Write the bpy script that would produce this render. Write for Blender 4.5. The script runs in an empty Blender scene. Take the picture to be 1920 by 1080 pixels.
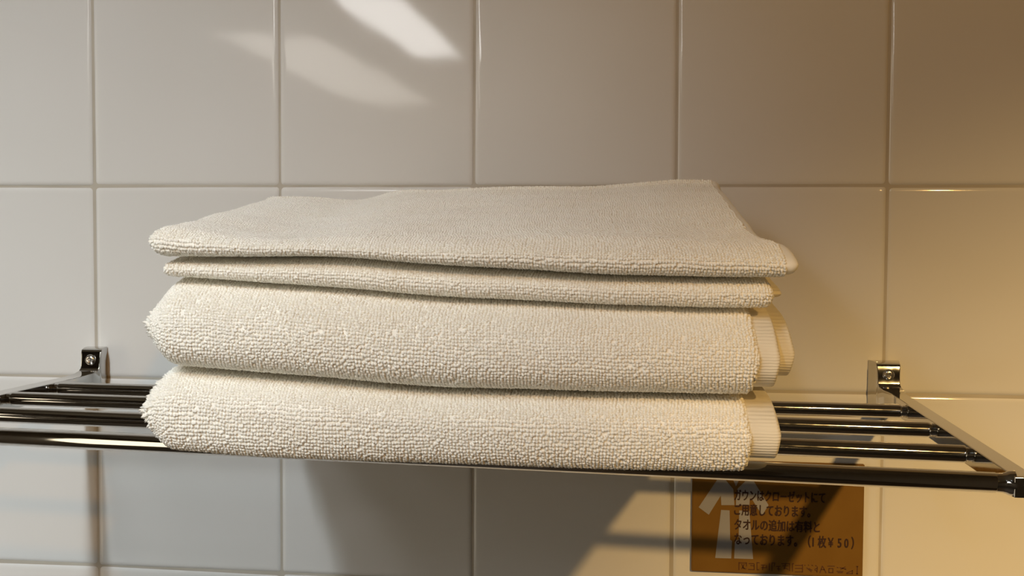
import bpy, bmesh, math, random
import numpy as np
from mathutils import Vector, Matrix, noise

random.seed(7); RNG = np.random.default_rng(7)
sc = bpy.context.scene
col = sc.collection
# ---------------------------------------------------------------- units
# All coordinates below are written in tile units (one wall tile = 0.1) and
# scaled to metres: the tiles are 15 cm, the reference joint is 1.50 m up.
S = 1.5
ZB = 1.50
def W(x, y, z): return Vector((x*S, y*S, z*S + ZB))
def Wn(a):
    a = np.asarray(a, float)*S; a[..., 2] += ZB
    return a

# ---------------------------------------------------------------- camera
def cam_axes(yaw, pitch, roll):
    cy, sy, cp, sp, cr, sr = math.cos(yaw), math.sin(yaw), math.cos(pitch), math.sin(pitch), math.cos(roll), math.sin(roll)
    M = Matrix(((cy, -sy, 0), (sy, cy, 0), (0, 0, 1))) @ Matrix(((1, 0, 0), (0, cp, -sp), (0, sp, cp))) @ Matrix(((cr, 0, sr), (0, 1, 0), (-sr, 0, cr)))
    return M @ Vector((1, 0, 0)), M @ Vector((0, 1, 0)), M @ Vector((0, 0, 1))
r_, f_, u_ = cam_axes(0.1228, -0.0475, -0.0047)
cd = bpy.data.cameras.new('camera'); cam = bpy.data.objects.new('camera', cd); col.objects.link(cam)
cd.sensor_width = 36.0; cd.lens = 2148.4/1920*36.0; cd.clip_start = 0.02
mw = Matrix((( r_.x, u_.x, -f_.x, 0), (r_.y, u_.y, -f_.y, 0), (r_.z, u_.z, -f_.z, 0), (0, 0, 0, 1)))
mw.translation = W(0.2895, -0.5668, -0.0236)
cam.matrix_world = mw
sc.camera = cam
cd.dof.use_dof = False
sc.cycles.max_bounces = 16; sc.cycles.diffuse_bounces = 10

# ---------------------------------------------------------------- world, lights, exposure
sc.view_settings.view_transform = 'Standard'
sc.view_settings.look = 'None'
sc.view_settings.gamma = 1.0
sc.view_settings.use_curve_mapping = False
sc.view_settings.exposure = 0.0
w = bpy.data.worlds.new('room_air'); sc.world = w; w.use_nodes = True
w.node_tree.nodes['Background'].inputs[0].default_value = (1.0, 0.86, 0.68, 1)
w.node_tree.nodes['Background'].inputs[1].default_value = 0.10

def area(name, x, y, z, sx, sy, power, color, tilt=(0, 0, 0), shape='RECTANGLE', spread=180):
    l = bpy.data.lights.new(name, 'AREA'); l.shape = shape
    l.size = sx*S; l.size_y = sy*S; l.energy = power; l.color = color
    l.spread = math.radians(spread)
    o = bpy.data.objects.new(name, l); col.objects.link(o); o.location = W(x, y, z)
    o.rotation_euler = tilt
    return o
def aim(o, x, y, z):
    o.rotation_euler = (W(x, y, z) - o.location).to_track_quat('-Z', 'Y').to_euler()
    return o
CEIL = 0.72
X0, X1, YB = -0.93, 1.43, -1.75
def spot(name, x, y, z, power, color, cone, radius):
    l = bpy.data.lights.new(name, 'SPOT'); l.energy = power; l.color = color
    l.spot_size = math.radians(cone); l.spot_blend = 1.0; l.shadow_soft_size = radius*S
    o = bpy.data.objects.new(name, l); col.objects.link(o); o.location = W(x, y, z)
    return o
# neutral lamp to the left: narrow and tall, turned to the wall
aim(area('neutral_lamp', 0.036, -1.00, 0.520, 0.028, 0.44, 2.65, (0.90, 1.0, 1.05), spread=60), -0.20, 0, -0.35)
# slim strip light below it, running away from the tiled wall
area('strip_light', -0.010, -0.77, 0.222, 0.072, 0.46, 3.3, (1.0, 0.99, 0.97))
# second, weaker strip farther left and farther from the wall
area('far_strip_light', -0.20, -1.20, 0.224, 0.14, 0.74, 3.6, (1.0, 0.95, 0.86))
# broad fill light added at the left wall, no real source behind it
aim(area('left_fill_light', X0+0.01, -0.75, -0.15, 0.7, 0.9, 11.0, (1.0, 0.86, 0.63)), 0.2, -0.35, -0.15)
# warm recessed downlight to the right
aim(spot('warm_downlight', 0.752, -1.30, 0.478, 184.0, (1.0, 0.665, 0.27), 35, 0.020), 0.56, 0, -0.41)
aim(spot('warm_spill', 0.752, -1.30, 0.478, 28.0, (1.0, 0.47, 0.06), 110, 0.020), 0.60, 0, -0.2)

# ---------------------------------------------------------------- helpers
def tag(o, label=None, cat=None, group=None, kind=None):
    if label: o['label'] = label
    if cat: o['category'] = cat
    if group: o['group'] = group
    if kind: o['kind'] = kind
    return o
def mesh_obj(name, verts, faces, mat, parent=None, smooth=True, origin=None):
    """verts in world metres; origin = the object's own origin when it has no parent"""
    v = np.asarray(verts, float)
    off = np.array(parent.location if parent and parent.parent is None else ((0, 0, 0)), float) if parent else np.zeros(3)
    if parent is not None and parent.parent is not None:
        off = np.array(parent.parent.location) + np.array(parent.location)
    if parent is None and origin is not None: off = np.array(origin, float)
    me = bpy.data.meshes.new(name)
    if isinstance(faces, tuple):                      # (loop_indices, loop_totals)
        li, lt = faces
        me.vertices.add(len(v)); me.vertices.foreach_set('co', (v-off).astype(np.float32).ravel())
        me.loops.add(len(li)); me.loops.foreach_set('vertex_index', li.astype(np.int32))
        me.polygons.add(len(lt))
        ls = np.concatenate(([0], np.cumsum(lt)[:-1]))
        me.polygons.foreach_set('loop_start', ls.astype(np.int32))
        me.polygons.foreach_set('loop_total', lt.astype(np.int32))
        me.update(calc_edges=True)
    else:
        me.from_pydata([tuple(q) for q in (v-off)], [], faces); me.update()
    if smooth: me.polygons.foreach_set('use_smooth', np.ones(len(me.polygons), bool))
    o = bpy.data.objects.new(name, me); col.objects.link(o)
    for m in (mat if isinstance(mat, (list, tuple)) else [mat]): me.materials.append(m)
    if parent is not None: o.parent = parent
    elif origin is not None: o.location = origin
    return o
def bm_obj(name, bm, mat, parent=None, smooth=False, origin=None):
    bmesh.ops.recalc_face_normals(bm, faces=bm.faces[:])
    bm.verts.ensure_lookup_table()
    v = [tuple(q.co) for q in bm.verts]
    for i, q in enumerate(bm.verts): q.index = i
    f = [[q.index for q in fc.verts] for fc in bm.faces]
    bm.free()
    return mesh_obj(name, v, f, mat, parent, smooth, origin)
def empty(name, loc):
    o = bpy.data.objects.new(name, None); col.objects.link(o); o.location = loc
    o.empty_display_size = 0.05
    return o
def shade_auto(o, deg=40):
    me = o.data
    me.polygons.foreach_set('use_smooth', np.ones(len(me.polygons), bool))
    bm = bmesh.new(); bm.from_mesh(me)
    for e in bm.edges:
        if len(e.link_faces) == 2 and e.calc_face_angle(0) > math.radians(deg): e.smooth = False
    bm.to_mesh(me); bm.free()

# ---------------------------------------------------------------- materials
def mat(name):
    m = bpy.data.materials.new(name); m.use_nodes = True
    return m, m.node_tree, m.node_tree.nodes['Principled BSDF']
def simple(name, c, rough=.5, metal=0.0, **kw):
    m, nt, b = mat(name)
    b.inputs['Base Color'].default_value = (*c, 1); b.inputs['Roughness'].default_value = rough
    b.inputs['Metallic'].default_value = metal
    for k, v in kw.items(): b.inputs[k].default_value = v
    return m
def N(nt, t, **kw):
    n = nt.nodes.new(t)
    for k, v in kw.items():
        if k in n.inputs: n.inputs[k].default_value = v
        else: setattr(n, k, v)
    return n
def tile_mat():
    m, nt, b = mat('white_glazed_tile')
    tc = N(nt, 'ShaderNodeTexCoord')
    n1 = N(nt, 'ShaderNodeTexNoise'); n1.inputs['Scale'].default_value = 5.0; n1.inputs['Detail'].default_value = 2
    nt.links.new(tc.outputs['Object'], n1.inputs['Vector'])
    r = N(nt, 'ShaderNodeValToRGB')
    r.color_ramp.elements[0].position = .35; r.color_ramp.elements[0].color = (.70, .69, .67, 1)
    r.color_ramp.elements[1].position = .7; r.color_ramp.elements[1].color = (.73, .72, .705, 1)
    nt.links.new(n1.outputs['Fac'], r.inputs['Fac']); nt.links.new(r.outputs['Color'], b.inputs['Base Color'])
    n2 = N(nt, 'ShaderNodeTexNoise'); n2.inputs['Scale'].default_value = 16.0; n2.inputs['Detail'].default_value = 2
    nt.links.new(tc.outputs['Object'], n2.inputs['Vector'])
    bp = N(nt, 'ShaderNodeBump'); bp.inputs['Strength'].default_value = .03; bp.inputs['Distance'].default_value = .006
    nt.links.new(n2.outputs['Fac'], bp.inputs['Height']); nt.links.new(bp.outputs['Normal'], b.inputs['Normal'])
    b.inputs['Roughness'].default_value = .06; b.inputs['IOR'].default_value = 1.42
    return m
def grout_mat():
    m, nt, b = mat('beige_grout')
    n1 = N(nt, 'ShaderNodeTexNoise'); n1.inputs['Scale'].default_value = 60.0
    r = N(nt, 'ShaderNodeValToRGB')
    r.color_ramp.elements[0].color = (.38, .34, .28, 1); r.color_ramp.elements[1].color = (.56, .52, .45, 1)
    nt.links.new(n1.outputs['Fac'], r.inputs['Fac']); nt.links.new(r.outputs['Color'], b.inputs['Base Color'])
    b.inputs['Roughness'].default_value = .8
    return m
def terry_mat(name, c0, c1):
    m, nt, b = mat(name)
    tc = N(nt, 'ShaderNodeTexCoord')
    n1 = N(nt, 'ShaderNodeTexNoise'); n1.inputs['Scale'].default_value = 25.0; n1.inputs['Detail'].default_value = 3
    nt.links.new(tc.outputs['Object'], n1.inputs['Vector'])
    r = N(nt, 'ShaderNodeValToRGB')
    r.color_ramp.elements[0].position = .3; r.color_ramp.elements[0].color = (*c0, 1)
    r.color_ramp.elements[1].position = .7; r.color_ramp.elements[1].color = (*c1, 1)
    nt.links.new(n1.outputs['Fac'], r.inputs['Fac']); nt.links.new(r.outputs['Color'], b.inputs['Base Color'])
    b.inputs['Roughness'].default_value = .85; b.inputs['Specular IOR Level'].default_value = .25
    b.inputs['Sheen Weight'].default_value = .12; b.inputs['Sheen Roughness'].default_value = .5
    return m
def hem_mat():
    m, nt, b = mat('woven_hem')
    tc = N(nt, 'ShaderNodeTexCoord')
    wv = N(nt, 'ShaderNodeTexWave', wave_type='BANDS', bands_direction='Z'); wv.inputs['Scale'].default_value = 230.0
    wv.inputs['Distortion'].default_value = 1.2; wv.inputs['Detail'].default_value = 1
    nt.links.new(tc.outputs['Object'], wv.inputs['Vector'])
    bp = N(nt, 'ShaderNodeBump'); bp.inputs['Strength'].default_value = .30; bp.inputs['Distance'].default_value = .0008
    nt.links.new(wv.outputs['Color'], bp.inputs['Height']); nt.links.new(bp.outputs['Normal'], b.inputs['Normal'])
    b.inputs['Base Color'].default_value = (.86, .82, .72, 1); b.inputs['Roughness'].default_value = .8
    b.inputs['Specular IOR Level'].default_value = .3
    return m
def chrome_mat():
    m, nt, b = mat('polished_chrome')
    tc = N(nt, 'ShaderNodeTexCoord')
    n1 = N(nt, 'ShaderNodeTexNoise'); n1.inputs['Scale'].default_value = 180.0; n1.inputs['Detail'].default_value = 4
    nt.links.new(tc.outputs['Object'], n1.inputs['Vector'])
    mr = N(nt, 'ShaderNodeMapRange'); mr.inputs[3].default_value = .03; mr.inputs[4].default_value = .11
    nt.links.new(n1.outputs['Fac'], mr.inputs[0]); nt.links.new(mr.outputs[0], b.inputs['Roughness'])
    b.inputs['Base Color'].default_value = (.56, .55, .53, 1); b.inputs['Metallic'].default_value = 1.0
    return m
def sign_mat():
    m, nt, b = mat('kraft_brown_print')
    tc = N(nt, 'ShaderNodeTexCoord')
    n1 = N(nt, 'ShaderNodeTexNoise'); n1.inputs['Scale'].default_value = 40.0; n1.inputs['Detail'].default_value = 4
    nt.links.new(tc.outputs['Object'], n1.inputs['Vector'])
    r = N(nt, 'ShaderNodeValToRGB')
    r.color_ramp.elements[0].color = (.165, .080, .011, 1); r.color_ramp.elements[1].color = (.22, .118, .021, 1)
    nt.links.new(n1.outputs['Fac'], r.inputs['Fac']); nt.links.new(r.outputs['Color'], b.inputs['Base Color'])
    b.inputs['Roughness'].default_value = .35
    return m
M_TILE, M_GROUT, M_CHROME, M_HEM, M_SIGN = tile_mat(), grout_mat(), chrome_mat(), hem_mat(), sign_mat()
M_TERRY = terry_mat('white_terry', (.95, .93, .87), (.97, .96, .91))
M_SCREW = simple('steel_screw', (.75, .73, .70), .22, 1.0)
M_ROBE = simple('pale_grey_print', (.30, .30, .33), .5)
M_INK = simple('dark_brown_ink', (.030, .008, .006), .5)
M_FAINT = simple('faded_brown_ink', (.085, .030, .008), .5)
M_CEIL = simple('ceiling_panel', (.30, .27, .22), .6)
M_SIDE = simple('beige_side_wall', (.22,.18,.13), .5)
M_DARK = simple('dark_brown_wall', (.13, .105, .075), .6)
M_FLOOR = simple('grey_brown_floor', (.07,.055,.04), .5)

# ---------------------------------------------------------------- the room
def slab(name, x0, x1, y0, y1, z0, z1, m):
    bm = bmesh.new(); bmesh.ops.create_cube(bm, size=1)
    a, b = W(x0, y0, z0), W(x1, y1, z1)
    for v in bm.verts: v.co = Vector([(a[i]+b[i])/2 + v.co[i]*(b[i]-a[i]) for i in range(3)])
    o = bm_obj(name, bm, m); o['kind'] = 'structure'
    return o
ZF = -ZB/S
slab('floor', X0-.05, X1+.05, YB-.05, .04, ZF-.05, ZF, M_FLOOR)
slab('ceiling', X0-.05, X1+.05, YB-.05, .04, CEIL, CEIL+.05, M_CEIL)
slab('wall_left', X0-.05, X0, YB, .04, ZF, CEIL, M_SIDE)
slab('wall_right', X1, X1+.05, YB, .04, ZF, CEIL, M_SIDE)
slab('wall_front', X0, X1, YB-.05, YB, ZF, CEIL, M_DARK)

def tiled_wall():
    T, H = 0.1, 0.04945
    d = [0, .00015, .0004, .0008, .0014, .0022, .0034, .006]
    e = [-H+q for q in d] + [-.02, 0, .02] + [H-q for q in reversed(d)]
    e = np.array(e)
    def prof(u):
        q = np.clip((H-np.abs(u))/.0024, 0, 1)
        return .00075*(1-np.sqrt(1-(1-q)**2*.999)) if False else .00075*(1-q)**2.6
    hu = prof(e); n = len(e)
    V, L, MI = [], [], []
    rr = random.Random(11)
    k0, k1 = int(math.floor(X0/T)), int(math.ceil(X1/T))
    z0i, z1i = int(math.floor(ZF/T)), int(math.ceil(CEIL/T))
    base = 0
    for cx in range(k0, k1):
        for cz in range(z0i, z1i):
            mx, mz = (cx+.5)*T, (cz+.5)*T
            ax, az = rr.gauss(0, .0018), rr.gauss(0, .0018); dy = rr.uniform(-.00012, .00012)
            U, Z = np.meshgrid(e, e, indexing='ij')
            Y = np.minimum(hu[:, None] + hu[None, :], .0011) + dy + ax*U + az*Z
            P = np.stack([np.clip(mx+U, X0, X1), Y, np.clip(mz+Z, ZF, CEIL)], -1)
            V.append(P.reshape(-1, 3))
            i, j = np.meshgrid(np.arange(n-1), np.arange(n-1), indexing='ij')
            a = base + i*n + j
            L.append(np.stack([a, a+n, a+n+1, a+1], -1).reshape(-1, 4)); base += n*n
    V = np.concatenate(V); L = np.concatenate(L); nt_ = len(L)
    g = np.array([[X0, .0007, ZF], [X1, .0007, ZF], [X1, .0007, CEIL], [X0, .0007, CEIL],
                  [X0, .04, ZF], [X1, .04, ZF], [X1, .04, CEIL], [X0, .04, CEIL]])
    gb = len(V); V = np.concatenate([V, g])
    G = np.array([[0, 1, 2, 3], [5, 4, 7, 6], [4, 0, 3, 7], [1, 5, 6, 2], [3, 2, 6, 7], [4, 5, 1, 0]]) + gb
    L = np.concatenate([L, G])
    o = mesh_obj('wall_back', Wn(V), (L.ravel(), np.full(len(L), 4)), [M_TILE, M_GROUT])
    mi = np.zeros(len(L), np.int32); mi[nt_:] = 1
    o.data.polygons.foreach_set('material_index', mi)
    sm = np.ones(len(L), bool); sm[nt_:] = False
    o.data.polygons.foreach_set('use_smooth', sm)
    tag(o, 'wall of square white glazed tiles behind the towel rack', 'wall', kind='structure')
tiled_wall()

# ---------------------------------------------------------------- towel rack
RZ = -0.0996; RR = 0.0031
RT = RZ + RR      # top of the rods
# rod ends at the left and right arm; the left arm is bent a little up and inwards
RODL = [(.0057, -.0490, -.0991), (.0082, -.0940, -.0975), (.0110, -.1450, -.0957), (.0134, -.1920, -.0948)]
RODR = [(.3987, -.0492, -.1008), (.3987, -.1020, -.1000), (.3987, -.1545, -.0996), (.3987, -.2018, -.0995)]
rack = empty('towel_rack', W(0.2005, 0, RZ))
tag(rack, 'chrome wall rack of four parallel rods carrying the folded towels', 'towel rack')
def rod(p0, p1, prof, seg=28):
    """prof: (distance from an end, radius) for both ends; turned about the rod's own axis"""
    a, b = W(*p0), W(*p1); ax = (b-a); L = ax.length; ax.normalize()
    u = ax.cross(Vector((0, 0, 1))).normalized(); v = ax.cross(u)
    bm = bmesh.new(); rings = []
    for d, r in [(x*S, q) for x, q in prof] + [(L-x*S, q) for x, q in reversed(prof)]:
        c = a + ax*d
        rings.append([bm.verts.new(c + (u*math.cos(2*math.pi*k/seg) + v*math.sin(2*math.pi*k/seg))*r*S) for k in range(seg)])
    for p, q in zip(rings, rings[1:]):
        for k in range(seg): bm.faces.new((p[k], p[(k+1) % seg], q[(k+1) % seg], q[k]))
    bm.faces.new(rings[0]); bm.faces.new(list(reversed(rings[-1])))
    return bm
for i in range(4):
    r = RR if i < 3 else RR*1.02
    if i < 3:
        p = [(-.0014, r*.80), (.0006, r*.80), (.0006, r*.86), (.0010, r*.97), (.0016, r)]
    else:
        p = [(-.0014, r*1.25), (.0004, r*1.18), (.0012, r*1.04), (.0022, r*.96), (.0040, r*.93), (.0042, r)]
    o = bm_obj('rod', rod(RODL[i], RODR[i], p), M_CHROME, rack); shade_auto(o, 50)

def bracket(side):
    """side -1 left, +1 right: wall plate that sweeps into a flat arm"""
    cx = 0.0023 if side < 0 else 0.4003
    out = side
    # stations along y: (y, x_inner, x_outer, z_bottom, z_top)
    pw = .0056
    if side < 0: arm = lambda y: (.0018 - .055*y - .0004, .0018 - .055*y - .0088, -.1046 - .026*(y+.03), -.0968 - .026*(y+.03))
    else: arm = lambda y: (.3987+.0004, .3987+.0070, -.1048 - .008*(y+.03), -.0966)
    def arm_st(y, e=0.): q = arm(y); return (y, q[0], q[1], q[2]+e, q[3]-e)
    fl = (.0022, .0010, 0.) if side > 0 else (-.0014, -.0010, -.0005)     # flare towards the wall
    st = [(0.0, cx-out*(pw+fl[0]), cx+out*(pw+.0012), -.1046, -.0836),
          (-.0040, cx-out*(pw+fl[1]), cx+out*(pw+.0006), -.1048, -.0836),
          (-.0072, cx-out*(pw+fl[2]), cx+out*pw, -.1049, -.0839),
          (-.0088, cx-out*pw, cx+out*pw, -.1049, -.0845),
          (-.0097, cx-out*(pw-.0003), cx+out*(pw-.0003), -.1049, -.0856)]
    lower = [(-.0103, cx-out*(pw-.0006), cx+out*(pw-.0006), -.1049, -.0900),
             (-.0106, cx-out*(pw-.0006), cx+out*(pw-.0004), -.1049, -.0935),
             (-.0118, cx-out*(pw-.0010), cx+out*(pw+.0002), -.1049, -.0952),
             (-.0150, cx-out*(pw-.0022), cx+out*(pw+.0008), -.1049, -.0961),
             arm_st(-.0210), arm_st(-.0300), arm_st(-.1200), arm_st(-.2000 if side < 0 else -.2030)]
    ye = -.1958 if side < 0 else -.2056
    lower[-1] = arm_st(ye+.0022); lower.append(arm_st(ye, .0002))
    bm = bmesh.new(); rings = []
    for (y, xa, xb, zb, zt) in st+lower:
        xs = sorted((xa, xb))
        rings.append([bm.verts.new(W(*q)) for q in ((xs[0], y, zb), (xs[1], y, zb), (xs[1], y, zt), (xs[0], y, zt))])
    for a, b in zip(rings, rings[1:]):
        for k in range(4): bm.faces.new((a[k], a[(k+1) % 4], b[(k+1) % 4], b[k]))
    bm.faces.new(rings[0]); bm.faces.new(list(reversed(rings[-1])))
    o = bm_obj('bracket', bm, M_CHROME, rack)
    bv = o.modifiers.new('bevel', 'BEVEL'); bv.width = .0016; bv.segments = 4; bv.limit_method = 'ANGLE'; bv.angle_limit = math.radians(38)
    o.modifiers.new('wn', 'WEIGHTED_NORMAL').keep_sharp = False
    o.data.polygons.foreach_set('use_smooth', np.ones(len(o.data.polygons), bool))
    # screw: pan head with a cross recess
    bm = bmesh.new(); rings = []
    zc, sg = -.0895, 32
    prof = [(.0028, .0), (.0028, .0003), (.0026, .0009), (.0020, .0014), (.0014, .0016)]
    def cross(a):                                   # radius of the cross-shaped recess
        c, s = abs(math.cos(a)), abs(math.sin(a)); t = .00042; L = .00135
        m = max(c, s); mn = min(c, s)
        return min(L/m, t/max(mn, 1e-6)) if mn*L/m > t else L/m
    y0 = -.0100
    for r, h in prof:
        rings.append([bm.verts.new(W(cx + r*math.cos(2*math.pi*k/sg), y0-h, zc + r*math.sin(2*math.pi*k/sg))) for k in range(sg)])
    for h in (.0016, .0004):
        rings.append([bm.verts.new(W(cx + cross(2*math.pi*k/sg+.35)*math.cos(2*math.pi*k/sg), y0-h, zc + cross(2*math.pi*k/sg+.35)*math.sin(2*math.pi*k/sg))) for k in range(sg)])
    for a, b in zip(rings, rings[1:]):
        for k in range(sg): bm.faces.new((a[k], a[(k+1) % sg], b[(k+1) % sg], b[k]))
    bm.faces.new(rings[0]); bm.faces.new(list(reversed(rings[-1])))
    s_ = bm_obj('screw', bm, M_SCREW, o); shade_auto(s_, 45)
    s_['label'] = 'cross head screw'
    return o
# children of a bracket share the rack's frame (brackets sit at its origin)
for side in (-1, 1):
    bracket(side)

# ---------------------------------------------------------------- notice on the wall
SX0, SX1, SZ0, SZ1 = .3095, .3916, -.1895, -.1340
def panel(x0, x1, z0, z1, y0, y1, bev=.0004):
    bm = bmesh.new(); bmesh.ops.create_cube(bm, size=1)
    a, b = W(x0, y1, z0), W(x1, y0, z1)
    for v in bm.verts: v.co = Vector([(a[i]+b[i])/2 + v.co[i]*(b[i]-a[i]) for i in range(3)])
    bmesh.ops.bevel(bm, geom=bm.edges[:], offset=bev*S, segments=2, affect='EDGES')
    return bm
notice = empty('notice', W((SX0+SX1)/2, 0, (SZ0+SZ1)/2))
tag(notice, 'small brown notice with a pale robe drawing and Japanese lettering under the rack', 'sign')
bm_obj('panel', panel(SX0, SX1, SZ0, SZ1, -.0004, -.0022), M_SIGN, notice)
SY = -.00225
def polys(name, pl, m, parent, th=.0001):
    bm = bmesh.new()
    for p in pl:
        a = [bm.verts.new(W(x, SY-th, z)) for x, z in p]; b = [bm.verts.new(W(x, SY+.0001, z)) for x, z in p]
        bm.faces.new(a); bm.faces.new(list(reversed(b)))
        for k in range(len(p)): bm.faces.new((a[k], a[(k+1) % len(p)], b[(k+1) % len(p)], b[k]))
    return bm_obj(name, bm, m, parent)
#ROBE_BEGIN
ROBE = [[(0.32215, -0.1427), (0.32498, -0.14287), (0.32942, -0.148), (0.33004, -0.15589), (0.32374, -0.15611), (0.32342, -0.15136), (0.31774, -0.16107), (0.31278, -0.15754)], [(0.33884, -0.14323), (0.34642, -0.15533), (0.34343, -0.16044), (0.33846, -0.15271), (0.33743, -0.15222), (0.33722, -0.15565), (0.33081, -0.15587), (0.33076, -0.15191), (0.33147, -0.14767), (0.33627, -0.14278)], [(0.32364, -0.15849), (0.32776, -0.15861), (0.32822, -0.17313), (0.32913, -0.17363), (0.32886, -0.18238), (0.32111, -0.18242)], [(0.33239, -0.15845), (0.33726, -0.15854), (0.3394, -0.18222), (0.33027, -0.18232), (0.33054, -0.17331), (0.33233, -0.17298)], [(0.32909, -0.14301), (0.33218, -0.14318), (0.33068, -0.14664)]]
LINES = [('ガウンはクローゼットにて', 0.33001, 0.37316, -0.15352, -0.14812), ('ご用意しております。', 0.33011, 0.36621, -0.16077, -0.1551), ('タオルの追加は有料と', 0.33021, 0.37088, -0.16803, -0.16249), ('なっております。（1 枚￥ 5 0 ）', 0.33031, 0.3871, -0.17544, -0.16949)]
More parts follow.
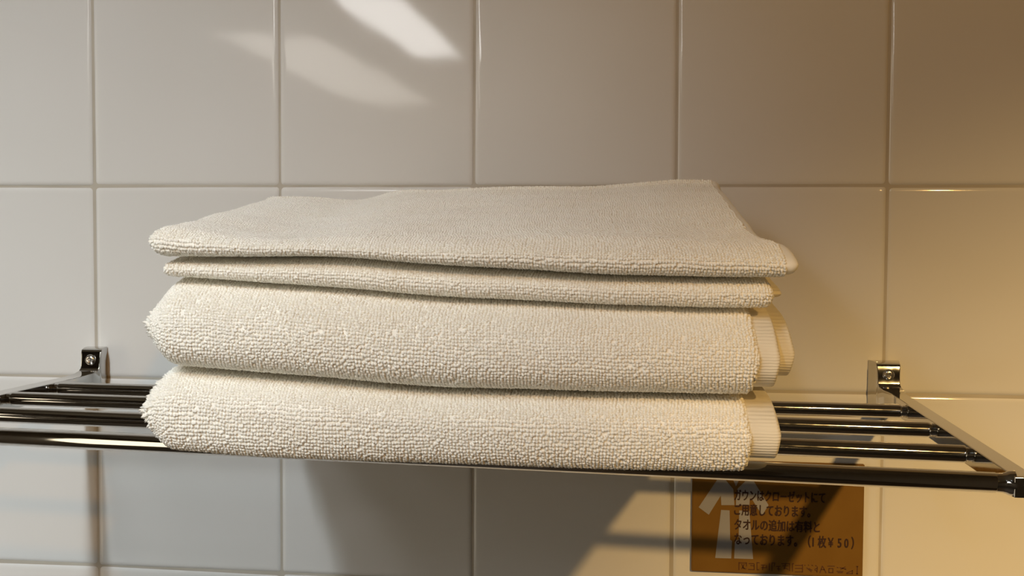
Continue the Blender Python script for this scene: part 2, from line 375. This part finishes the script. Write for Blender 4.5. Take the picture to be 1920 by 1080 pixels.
FAINT = [[(0.33242, -0.18408), (0.33248, -0.18803), (0.3329, -0.18801), (0.33284, -0.18406)], [(0.33264, -0.18465), (0.33647, -0.18449), (0.33646, -0.18406), (0.33264, -0.18422)], [(0.33369, -0.18503), (0.33511, -0.18749), (0.33547, -0.18726), (0.33404, -0.18481)], [(0.33507, -0.18476), (0.33372, -0.18733), (0.33408, -0.18753), (0.33544, -0.18496)], [(0.33601, -0.18429), (0.33604, -0.18609), (0.33646, -0.18607), (0.33643, -0.18428)], [(0.33417, -0.1869), (0.33609, -0.18754), (0.33623, -0.18713), (0.33431, -0.18649)], [(0.33734, -0.18481), (0.33978, -0.18472), (0.33977, -0.18429), (0.33734, -0.18438)], [(0.33803, -0.18568), (0.34012, -0.18578), (0.34015, -0.18535), (0.33806, -0.18525)], [(0.33974, -0.1845), (0.33978, -0.18755), (0.3402, -0.18753), (0.34015, -0.18449)], [(0.33703, -0.1877), (0.34016, -0.18775), (0.34017, -0.18732), (0.33704, -0.18727)], [(0.34112, -0.18373), (0.34117, -0.18767), (0.34159, -0.18765), (0.34153, -0.18371)], [(0.34131, -0.18412), (0.34253, -0.18417), (0.34256, -0.18375), (0.34134, -0.18369)], [(0.34138, -0.1877), (0.34242, -0.18765), (0.34242, -0.18722), (0.34138, -0.18727)], [(0.34326, -0.18529), (0.34533, -0.18521), (0.34533, -0.18478), (0.34325, -0.18486)], [(0.34327, -0.18654), (0.3457, -0.18644), (0.34569, -0.18602), (0.34327, -0.18611)], [(0.34409, -0.18501), (0.34378, -0.18753), (0.34419, -0.18758), (0.3445, -0.18506)], [(0.34564, -0.18498), (0.34567, -0.18659), (0.34608, -0.18657), (0.34606, -0.18496)], [(0.34701, -0.18385), (0.34707, -0.18778), (0.34749, -0.18777), (0.34743, -0.18383)], [(0.34822, -0.18362), (0.34829, -0.18791), (0.3487, -0.1879), (0.34864, -0.18361)], [(0.34843, -0.18401), (0.34999, -0.18395), (0.34998, -0.18352), (0.34843, -0.18358)], [(0.34961, -0.1837), (0.34929, -0.1855), (0.3497, -0.18557), (0.35002, -0.18377)], [(0.35038, -0.18572), (0.35262, -0.18545), (0.35258, -0.18502), (0.35034, -0.18529)], [(0.35088, -0.18677), (0.35261, -0.18688), (0.35264, -0.18645), (0.35091, -0.18634)], [(0.35136, -0.1853), (0.35157, -0.18779), (0.35198, -0.18774), (0.35177, -0.18525)], [(0.35293, -0.18418), (0.35707, -0.18402), (0.35706, -0.18359), (0.35292, -0.18376)], [(0.35347, -0.18523), (0.3564, -0.18511), (0.35639, -0.18469), (0.35346, -0.18481)], [(0.35393, -0.1861), (0.35636, -0.18689), (0.35649, -0.18648), (0.35406, -0.18569)], [(0.3548, -0.18384), (0.35415, -0.18673), (0.35455, -0.18681), (0.3552, -0.18393)], [(0.35668, -0.18364), (0.35675, -0.18756), (0.35716, -0.18755), (0.3571, -0.18362)], [(0.35806, -0.18358), (0.35813, -0.18769), (0.35854, -0.18767), (0.35848, -0.18357)], [(0.35845, -0.18396), (0.35896, -0.18394), (0.35896, -0.18351), (0.35844, -0.18353)], [(0.35949, -0.18481), (0.36293, -0.18467), (0.36293, -0.18424), (0.35949, -0.18438)], [(0.35952, -0.18624), (0.36296, -0.1861), (0.36295, -0.18567), (0.35951, -0.18581)], [(0.35955, -0.18802), (0.36316, -0.18787), (0.36315, -0.18744), (0.35954, -0.18759)], [(0.36289, -0.18392), (0.36295, -0.18784), (0.36336, -0.18783), (0.3633, -0.18391)], [(0.3639, -0.18444), (0.36441, -0.1846), (0.36454, -0.18419), (0.36402, -0.18403)], [(0.36559, -0.18429), (0.36611, -0.18452), (0.36628, -0.18413), (0.36576, -0.1839)], [(0.36729, -0.18421), (0.36798, -0.18461), (0.36818, -0.18424), (0.36749, -0.18384)], [(0.36902, -0.1844), (0.36971, -0.18473), (0.36989, -0.18434), (0.3692, -0.18401)], [(0.36488, -0.18561), (0.36732, -0.18765), (0.36758, -0.18731), (0.36514, -0.18527)], [(0.36594, -0.18594), (0.36767, -0.18694), (0.36788, -0.18657), (0.36615, -0.18557)], [(0.36994, -0.18469), (0.36982, -0.18772), (0.37023, -0.18773), (0.37035, -0.1847)], [(0.36903, -0.18619), (0.37022, -0.18579), (0.3701, -0.18538), (0.36891, -0.18579)], [(0.3687, -0.18654), (0.36991, -0.18721), (0.37011, -0.18683), (0.3689, -0.18616)], [(0.37234, -0.18418), (0.3712, -0.18779), (0.37159, -0.18791), (0.37273, -0.18431)], [(0.37253, -0.1847), (0.37412, -0.18783), (0.37449, -0.18763), (0.37289, -0.18449)], [(0.37186, -0.18626), (0.37358, -0.18637), (0.37361, -0.18594), (0.3719, -0.18584)], [(0.37494, -0.18454), (0.37835, -0.1844), (0.37834, -0.18397), (0.37493, -0.18411)], [(0.37543, -0.18537), (0.37547, -0.18768), (0.37588, -0.18766), (0.37584, -0.18535)], [(0.37731, -0.18529), (0.37735, -0.1876), (0.37776, -0.18759), (0.37772, -0.18528)], [(0.37564, -0.18568), (0.37752, -0.18561), (0.37751, -0.18518), (0.37563, -0.18526)], [(0.37568, -0.18771), (0.37755, -0.18763), (0.37755, -0.1872), (0.37567, -0.18728)], [(0.37931, -0.18488), (0.38, -0.18513), (0.38014, -0.18473), (0.37945, -0.18448)], [(0.3807, -0.18501), (0.38344, -0.1856), (0.38353, -0.18519), (0.38079, -0.18459)], [(0.38337, -0.18415), (0.38101, -0.18548), (0.3812, -0.18586), (0.38356, -0.18452)], [(0.37924, -0.18685), (0.38248, -0.18689), (0.38249, -0.18647), (0.37925, -0.18642)], [(0.37977, -0.18754), (0.38216, -0.18744), (0.38215, -0.18701), (0.37977, -0.18711)], [(0.38388, -0.18535), (0.38319, -0.1852), (0.3831, -0.18562), (0.38379, -0.18577)], [(0.38412, -0.18752), (0.38699, -0.18616), (0.38682, -0.18577), (0.38395, -0.18713)], [(0.38387, -0.18783), (0.38694, -0.1877), (0.38693, -0.18728), (0.38386, -0.1874)], [(0.38653, -0.1858), (0.38656, -0.18758), (0.38697, -0.18756), (0.38693, -0.18579)], [(0.38887, -0.18375), (0.38877, -0.18765), (0.38918, -0.18765), (0.38928, -0.18375)], [(0.3884, -0.18417), (0.38942, -0.18412), (0.38941, -0.1837), (0.38839, -0.18374)], [(0.38845, -0.18771), (0.38947, -0.18774), (0.38949, -0.18731), (0.38847, -0.18728)]]
#ROBE_END
polys('robe_drawing', ROBE, M_ROBE, notice)
def lettering(txt, x0, x1, z0, z1):
    cu = bpy.data.curves.new('lettering', 'FONT'); cu.body = txt; cu.size = .01; cu.offset = 0
    cu.resolution_u = 3
    to = bpy.data.objects.new('lettering_source', cu); col.objects.link(to)
    bpy.context.view_layer.update()
    me = bpy.data.meshes.new_from_object(to.evaluated_get(bpy.context.evaluated_depsgraph_get()))
    v = np.array([q.co[:] for q in me.vertices]); f = [list(p.vertices) for p in me.polygons]
    bpy.data.objects.remove(to); bpy.data.curves.remove(cu); bpy.data.meshes.remove(me)
    mn, mx = v.min(0), v.max(0)
    X = x0 + (v[:, 0]-mn[0])/(mx[0]-mn[0])*(x1-x0); Z = z0 + (v[:, 1]-mn[1])/(mx[1]-mn[1])*(z1-z0)
    n0 = len(X); X, Z = np.tile(X, 5), np.tile(Z, 5); Y = np.repeat(SY-.00022-np.arange(5)*.000004, n0)
    for k, (dx, dz) in enumerate(((0, 0), (.00012, .00004), (-.00012, -.00004), (.00004, -.00012), (-.00004, .00012))):
        X[k*n0:(k+1)*n0] += dx; Z[k*n0:(k+1)*n0] += dz      # heavy strokes
    f = [[q + k*n0 for q in p] for k in range(5) for p in f]
    P = Wn(np.stack([X, Y, Z], -1))
    return mesh_obj('lettering', P, f, M_INK, notice, smooth=False)
for L_ in LINES: lettering(*L_)
polys('faded_lettering', FAINT, M_FAINT, notice)['label'] = 'faded row of half legible characters'

# ---------------------------------------------------------------- towels
def curve(pts):
    xs = np.array([p[0] for p in pts]); ys = np.array([p[1] for p in pts])
    if len(pts) == 1: return lambda x: np.full_like(np.asarray(x, float), ys[0])
    m = np.gradient(ys, xs)
    def f(x):
        x = np.clip(np.asarray(x, float), xs[0], xs[-1])
        i = np.clip(np.searchsorted(xs, x)-1, 0, len(xs)-2)
        h = xs[i+1]-xs[i]; t = (x-xs[i])/h
        return ((2*t**3-3*t**2+1)*ys[i] + (t**3-2*t**2+t)*h*m[i] + (-2*t**3+3*t**2)*ys[i+1] + (t**3-t**2)*h*m[i+1])
    return f
def vnoise(P, scale, seed):
    out = np.empty(len(P))
    for k, q in enumerate(P):
        out[k] = noise.noise(Vector((q[0]*scale+seed, q[1]*scale+seed*1.7, q[2]*scale-seed)))
    return out

class Fold:
    """A folded towel: a thick slab whose rounded fold faces the room (-y)."""
    def __init__(s, zb, zt, yf, xl, xr, yr=-.045, Ru=.03, Rl=.014, mid=.42, lift_b=0., lift_t=.01,
                 nu=2.2, nl=2.2, rl=.008, rr=.005, sl=.010, sr=.004, droop=None, y0=-.2040, el=2., er=2., ex=[(0, 1.05)]):
        s.zb, s.zt, s.yf, s.xl, s.xr = curve(zb), curve(zt), curve(yf), curve(xl), curve(xr)
        s.yr, s.Ru, s.Rl, s.mid, s.lb, s.nu, s.nl = yr, Ru, Rl, mid, lift_b, nu, nl
        s.rl, s.rr, s.sl, s.sr = rl, rr, sl, sr
        s.lt = curve(lift_t) if isinstance(lift_t, list) else (lambda x: lift_t)
        s.ex = curve(ex); s.droop, s.y0, s.el, s.er = (curve(droop) if droop else None), y0, el, er
    def sections(s, ss, inset=0., y_shift=0., x_from=None, x_to=None, na=26, nt=70):
        """grid [station, profile point, xyz]"""
        ss = np.asarray(ss, float)
        yf0 = float(s.yf(.2))
        XF0, XF1 = float(s.xl(yf0)), float(s.xr(yf0))
        if x_from is not None: XF0, XF1 = x_from, x_to
        L = XF1-XF0
        G = []
        for q in ss:
            x = XF0 + L*q
            yf, zb, zt = float(s.yf(x))+y_shift, float(s.zb(x))+inset, float(s.zt(x))-inset
            dl, dr = q*L, (1-q)*L
            kl = 1. if dl >= s.rl else max(0, 1-(1-dl/s.rl)**s.el)**(1/s.el)
            kr = 1. if dr >= s.rr else max(0, 1-(1-dr/s.rr)**s.er)**(1/s.er)
            k = max(min(kl, kr), .06)
            yf += (1-kl)*s.sl + (1-kr)*s.sr
            zm = zb + s.mid*(zt-zb)
            span = s.yr - yf
            lt = float(s.lt(x)); dp = float(s.droop(x))-zb if s.droop else 0.
            ex = float(s.ex(x))
            def top(y): return zt + lt*np.clip((y-yf)/span, 0, 1)**ex
            def bot(y):
                q = np.clip((s.y0-y)/.0032, 0, 1)
                return zb + s.lb*np.clip((y-yf)/span, 0, 1)**1.05 + dp*q*q*(3-2*q)
            a = np.linspace(0, math.pi/2, na)
            yl = yf + s.Rl*(1-np.cos(a)**(2/s.nl)); zl = zm-(zm-bot(yl))*np.sin(a)**(2/s.nl)
            yu = yf + s.Ru*(1-np.cos(a)**(2/s.nu)); zu = zm+(top(yu)-zm)*np.sin(a)**(2/s.nu)
            hr = (top(s.yr)-bot(s.yr))/2; rr_ = min(hr, .008)
            yb = s.yr-rr_ + (yf+s.Rl-s.yr+rr_)*(1-(1-np.linspace(0, 1, 30))**2.6)
            yt = np.linspace(yf+s.Ru, s.yr-rr_, nt)
            b = np.linspace(math.pi/2, -math.pi/2, 14)
            zc = (top(s.yr)+bot(s.yr))/2
            yrr = s.yr-rr_ + rr_*np.cos(b); zrr = zc + hr*np.sin(b)
            Y = np.concatenate([yb[:-1], yl[::-1][:-1], yu[:-1], yt[:-1], yrr[:-1]])
            Z = np.concatenate([bot(yb[:-1]), zl[::-1][:-1], zu[:-1], top(yt[:-1]), zrr[:-1]])
            ym = (top(Y)+bot(Y))/2
            Z = ym + (Z-ym)*k
            if x_from is None:
                X = s.xl(Y) + (s.xr(Y)-s.xl(Y))*q
            else: X = np.full(len(Y), x) + (s.xr(Y)-s.xr(np.full(len(Y), yf0)))
            G.append(np.stack([X, Y, Z], -1))
        s.front = (29, 29+2*(na-1)+nt-1)      # profile indices of the visible outside
        return np.array(G)

def end_dense(n, L, e=.010):
    t = np.linspace(0, 1, n)
    a = np.linspace(0, 1, 14)
    left = (e/L)*(1-np.cos(a*math.pi/2)); right = 1-left[::-1]
    mid = np.linspace(e/L, 1-e/L, n)[1:-1]
    return np.concatenate([left, mid, right])

def grid_faces(ns, npf, base=0):
    i, j = np.meshgrid(np.arange(ns-1), np.arange(npf), indexing='ij')
    j2 = (j+1) % npf
    q = np.stack([i*npf+j, i*npf+j2, (i+1)*npf+j2, (i+1)*npf+j], -1).reshape(-1, 4) + base
    return q
def add_noise(G, amp, scale, seed, top_amp=0., top_scale=20., fr=None):
    """layers share the up-and-down waviness, so they stay clear of one another"""
    sh = G.shape; P = G.reshape(-1, 3)
    d = amp*vnoise(P*np.array([.6, .8, 0]), 45, 2.3)
    wt = np.clip((P[:, 2]-(RT+.004))/.02, 0, 1)
    G = G.copy()
    G[..., 2] += (d*wt).reshape(sh[:2])
    G[..., 1] += (amp*1.3*vnoise(P*np.array([.5, 1, 1]), scale*.8, seed+9)).reshape(sh[:2])
    if top_amp:
        t = vnoise(P*np.array([1, .8, .3]), top_scale, seed+3) + .5*vnoise(P*np.array([1, 1, .3]), top_scale*2.3, seed+5)
        m = np.zeros(sh[1]); m[fr[0]+44:fr[1]+6] = 1
        m = np.convolve(m, np.ones(9)/9, 'same'); m[:fr[0]+40] = 0; m[fr[1]+9:] = 0
        G[..., 2] += top_amp*t.reshape(sh[:2])*m[None]
    return G

def bilin(A, fi, fj):
    i = np.clip(fi.astype(int), 0, A.shape[0]-2); j = np.clip(fj.astype(int), 0, A.shape[1]-2)
    a = (fi-i)[:, None]; b = (fj-j)[:, None]
    return (A[i, j]*(1-a)+A[i+1, j]*a)*(1-b) + (A[i, j+1]*(1-a)+A[i+1, j+1]*a)*b

def pile(G, fr, spx, spy, h, r, fuzz_l=.0, jmax=None, right_skip=0., seed=1):
    """loops of terry standing in rows on the outside of the fold; returns verts, quads, tris"""
    rg = np.random.default_rng(seed)
    A = G[:, fr[0]-2:fr[1]+6]
    if jmax: A = A[:, :jmax]
    du = np.gradient(A, axis=0); dv = np.gradient(A, axis=1)
    nn = np.cross(du, dv); nn /= (np.linalg.norm(nn, axis=-1, keepdims=True)+1e-12)
    mid = A.shape[0]//2
    if nn[mid, 30, 1] > 0: nn = -nn
    # rows by arc length along the profile, columns by arc length along the fold
    av = np.concatenate(([0], np.cumsum(np.linalg.norm(np.diff(A[mid], axis=0), axis=1))))
    jr = min(32, A.shape[1]-1)
    au = np.concatenate(([0], np.cumsum(np.linalg.norm(np.diff(A[:, jr], axis=0), axis=1))))
    nu, nv = int(au[-1]/spx), int(av[-1]/spy)
    U, V = np.meshgrid((np.arange(nu)+.5)*spx, (np.arange(nv)+.5)*spy, indexing='ij')
    # the rows wander a little, like a washed towel
    wob = .45*np.sin(U*95+3*np.sin(V*210+seed)) + .35*np.sin(U*260+V*130+seed*2)
    V = V + spy*wob*.40 + rg.normal(0, spy*.09, U.shape)
    U = U + rg.normal(0, spx*.09, U.shape) + spx*.25*np.sin(V*320+U*60)
    U = np.clip(U.ravel(), 0, au[-1]); V = np.clip(V.ravel(), 0, av[-1])
    keep = rg.random(len(U)) > .01
    if right_skip: keep &= U < au[-1]-right_skip
    U, V = U[keep], V[keep]
    fi = np.interp(U, au, np.arange(len(au))); fj = np.interp(V, av, np.arange(len(av)))
    P = bilin(A, fi, fj); n = bilin(nn, fi, fj); t = bilin(du, fi, fj)
    n /= np.linalg.norm(n, axis=1, keepdims=True)+1e-12
    t -= n*(t*n).sum(1, keepdims=True); t /= np.linalg.norm(t, axis=1, keepdims=True)+1e-12
    b = np.cross(n, t)
    K = len(P)
    low = .5 + .5*np.sin(U*37+seed)*np.sin(V*55)
    hh = h*rg.uniform(.82, 1.15, K)*(0.85+.3*low)
    rx = r*rg.uniform(.9, 1.15, K); ry = r*rg.uniform(.95, 1.2, K)
    if fuzz_l:
        d = np.clip(1-U/.009, 0, 1); hh = hh*(1+fuzz_l*d*rg.uniform(.3, 1.3, K)); rx = rx*(1-.35*d)
    lean = (rg.normal(0, .20, (K, 1))*t + rg.normal(0, .20, (K, 1))*b)
    lean[:, 2] -= .28                                # loops sag a little
    lean -= n*(lean*n).sum(1, keepdims=True)
    ang = np.arange(5)*2*math.pi/5
    rings = []
    for f, s_, l in ((-.25, .85, 0.), (.35, 1.05, .25), (.78, .82, .75)):
        c = P + n*(hh*f)[:, None] + lean*(hh*l)[:, None]
        for a in ang:
            rings.append(c + t*(rx*s_*math.cos(a))[:, None] + b*(ry*s_*math.sin(a))[:, None])
    tip = P + n*hh[:, None] + lean*(hh*1.05)[:, None]
    VV = np.stack(rings+[tip], 1)                    # K,16,3
    q = []
    for ring in range(2):
        for k in range(5):
            q.append([ring*5+k, ring*5+(k+1) % 5, (ring+1)*5+(k+1) % 5, (ring+1)*5+k])
    tr = [[10+k, 10+(k+1) % 5, 15] for k in range(5)]
    base = (np.arange(K)*16)[:, None, None]
    Q = (np.array(q)[None]+base).reshape(-1, 4); T = (np.array(tr)[None]+base).reshape(-1, 3)
    return VV.reshape(-1, 3), Q, T

def towel_body(name, F, origin, n=150, amp=.0007, scale=45, seed=1, top_amp=0., spx=.00105, spy=.00108, h=.00085, r=.00055,
               fuzz_l=3.2, jmax=None, right_skip=0., top_scale=17.):
    yf0 = float(F.yf(.2)); L = float(F.xr(yf0)-F.xl(yf0))
    G = F.sections(end_dense(n, L)); fr = F.front
    G = add_noise(G, amp, scale, seed, top_amp, top_scale, fr)
    ns, npf = G.shape[:2]
    V = [G.reshape(-1, 3)]; Q = [grid_faces(ns, npf)]
    caps = [np.arange(npf)[::-1], np.arange(npf)+(ns-1)*npf]
    pv, pq, pt = pile(G, fr, spx, spy, h, r, fuzz_l, jmax, right_skip, seed)
    b = ns*npf
    Q = np.concatenate([Q[0], pq+b]); T = pt+b
    VV = np.concatenate([V[0], pv])
    li = np.concatenate([Q.ravel(), T.ravel()]+caps)
    lt = np.concatenate([np.full(len(Q), 4), np.full(len(T), 3), [npf, npf]])
    return mesh_obj(name, Wn(VV), (li, lt), M_TERRY, None, True, origin)
def hem(F, parent, xa, xb, inset, y_shift, seed, r_end=.0016, name='hem_band', mid_n=10):
    old = F.rl, F.rr, F.sl, F.sr
    F.rl, F.rr, F.sl, F.sr = .0001, r_end, 0., r_end*.8; dr, F.droop = F.droop, None
    L = xb-xa
    ss = np.concatenate([np.linspace(0, 1-r_end/L, mid_n), 1-(r_end/L)*(1-np.sin(np.linspace(0, math.pi/2, 8)[1:]))])
    G = F.sections(ss, inset, y_shift, xa, xb); F.rl, F.rr, F.sl, F.sr = old; F.droop = dr
    G = add_noise(G, .0004, 40, seed)
    ns, npf = G.shape[:2]
    Q = grid_faces(ns, npf)
    li = np.concatenate([Q.ravel(), np.arange(npf)[::-1], np.arange(npf)+(ns-1)*npf])
    lt = np.concatenate([np.full(len(Q), 4), [npf, npf]])
    o = mesh_obj(name, Wn(G.reshape(-1, 3)), (li, lt), M_HEM, parent, True)
    o['label'] = 'smooth woven hem'
    return o

GB, GT = .0015, .0010
seam_bb = [(.11, -.0675), (.1257, -.0682), (.1827, -.0714), (.23, -.0740), (.2691, -.0743), (.3234, -.0738), (.34, -.0738)]
seam_bf = [(.11, -.0378), (.129, -.0388), (.1622, -.0408), (.1984, -.0430), (.2338, -.0454), (.2684, -.0465), (.3022, -.0469), (.34, -.0472)]
seam_ff = [(.11, -.0327), (.1313, -.0326), (.1647, -.0324), (.1896, -.0324), (.2107, -.0337), (.2314, -.0352), (.2687, -.0370), (.327, -.0376), (.34, -.0378)]
top_f = [(.11, -.0205), (.128, -.0212), (.16, -.0255), (.20, -.0262), (.25, -.0268), (.30, -.0275), (.34, -.0285)]
def sh(c, d): return [(x, z+d) for x, z in c]

def towel(name, label, F, origin, **kw):
    o = towel_body(name, F, origin, **kw)
    return tag(o, label, 'towel', 'folded white towels stacked on the rack')

# lower bath towel
F1 = Fold([(.11, -.0929+.0016), (.33, -.0956+.0016)], sh(seam_bb, -GB), [(.1, -.2130), (.2, -.2145), (.33, -.2145)],
          [(-.22, .1268), (-.05, .0990)], [(-.22, .3195), (-.05, .3160)], Ru=.029, nu=2.5, Rl=.0070, mid=.42, lift_b=-.0025, lift_t=.006, rl=.009, rr=.0022, sl=.007, sr=.001,
          droop=[(.11, -.0935), (.13, -.0945), (.16, -.0960), (.1838, -.0963), (.2358, -.0964), (.286, -.0966), (.3185, -.0958), (.335, -.0950)])
t1 = towel('bath_towel', 'thick white folded bath towel lying on the rods, lowest of the stack', F1, W(.223, -.12, RT),
           seed=3, jmax=70)
hem(F1, t1, .3150, .3288, .0012, .0012, 21)
# upper bath towel
F2 = Fold(sh(seam_bb, GT), sh(seam_bf, -GB), [(.1, -.2125), (.2, -.2150), (.33, -.2140)],
          [(-.22, .1265), (-.05, .1040)], [(-.22, .3215), (-.05, .3170)], Ru=.032, nu=2.5, Rl=.014, mid=.36, lift_b=.006, lift_t=.013, rl=.010, rr=.0022, sl=.011, sr=.001)
t2 = towel('bath_towel', 'thick white folded bath towel, second from the rods, two hems at its right end', F2, W(.223, -.12, -.073),
           seed=5, jmax=70)
hem(F2, t2, .3180, .3283, .0012, .0012, 22)
hem(F2, t2, .3190, .3345, .0030, .0150, 23)
# lower face towel
F3 = Fold(sh(seam_bf, GT), sh(seam_ff, -GB), [(.1, -.2035), (.2, -.2060), (.33, -.2055)],
          [(-.22, .1295), (-.05, .1200)], [(-.22, .3268), (-.05, .3200)], Ru=.010, Rl=.006, mid=.5, lift_b=.013, lift_t=.019, rl=.0032, rr=.0032, sl=.003, sr=.003, el=3., er=3.)
t3 = towel('face_towel', 'thin white folded face towel pressed between the thick towels and the top one', F3, W(.223, -.12, -.045),
           seed=7, jmax=66, spx=.00092, spy=.00098, h=.0007, r=.00051, fuzz_l=.8)
hem(F3, t3, .3180, .3312, .0018, .0140, 24, r_end=.003)
# top face towel
F4 = Fold(sh(seam_ff, GT), top_f, [(.1, -.2085), (.2, -.2115), (.34, -.2095)],
          [(-.215, .1250), (-.185, .1250), (-.15, .1190), (-.10, .1140), (-.06, .1110), (-.045, .1108)],
          [(-.215, .3345), (-.20, .3325), (-.185, .3272), (-.15, .3235), (-.10, .3205), (-.06, .3187), (-.045, .3183)],
          yr=-.050, Ru=.014, Rl=.008, mid=.42, lift_b=.019, rl=.0060, rr=.0042, sl=.005, sr=.003, nu=2.0, el=2.4, er=2.8, ex=[(.10, 1.9), (.15, 1.7), (.20, 1.35), (.27, 1.15), (.34, 1.05)],
          lift_t=[(.11, .0136), (.128, .0148), (.149, .0165), (.1735, .0168), (.186, .0203), (.2124, .0226), (.248, .0238), (.283, .0249), (.318, .0285), (.335, .0290)])
t4 = towel('face_towel', 'white folded face towel on top of the stack, its wrinkled upper side showing', F4, W(.223, -.12, -.03),
           seed=9, spx=.00092, spy=.00098, h=.0007, r=.00051, top_amp=.0011, fuzz_l=.8, right_skip=.006)
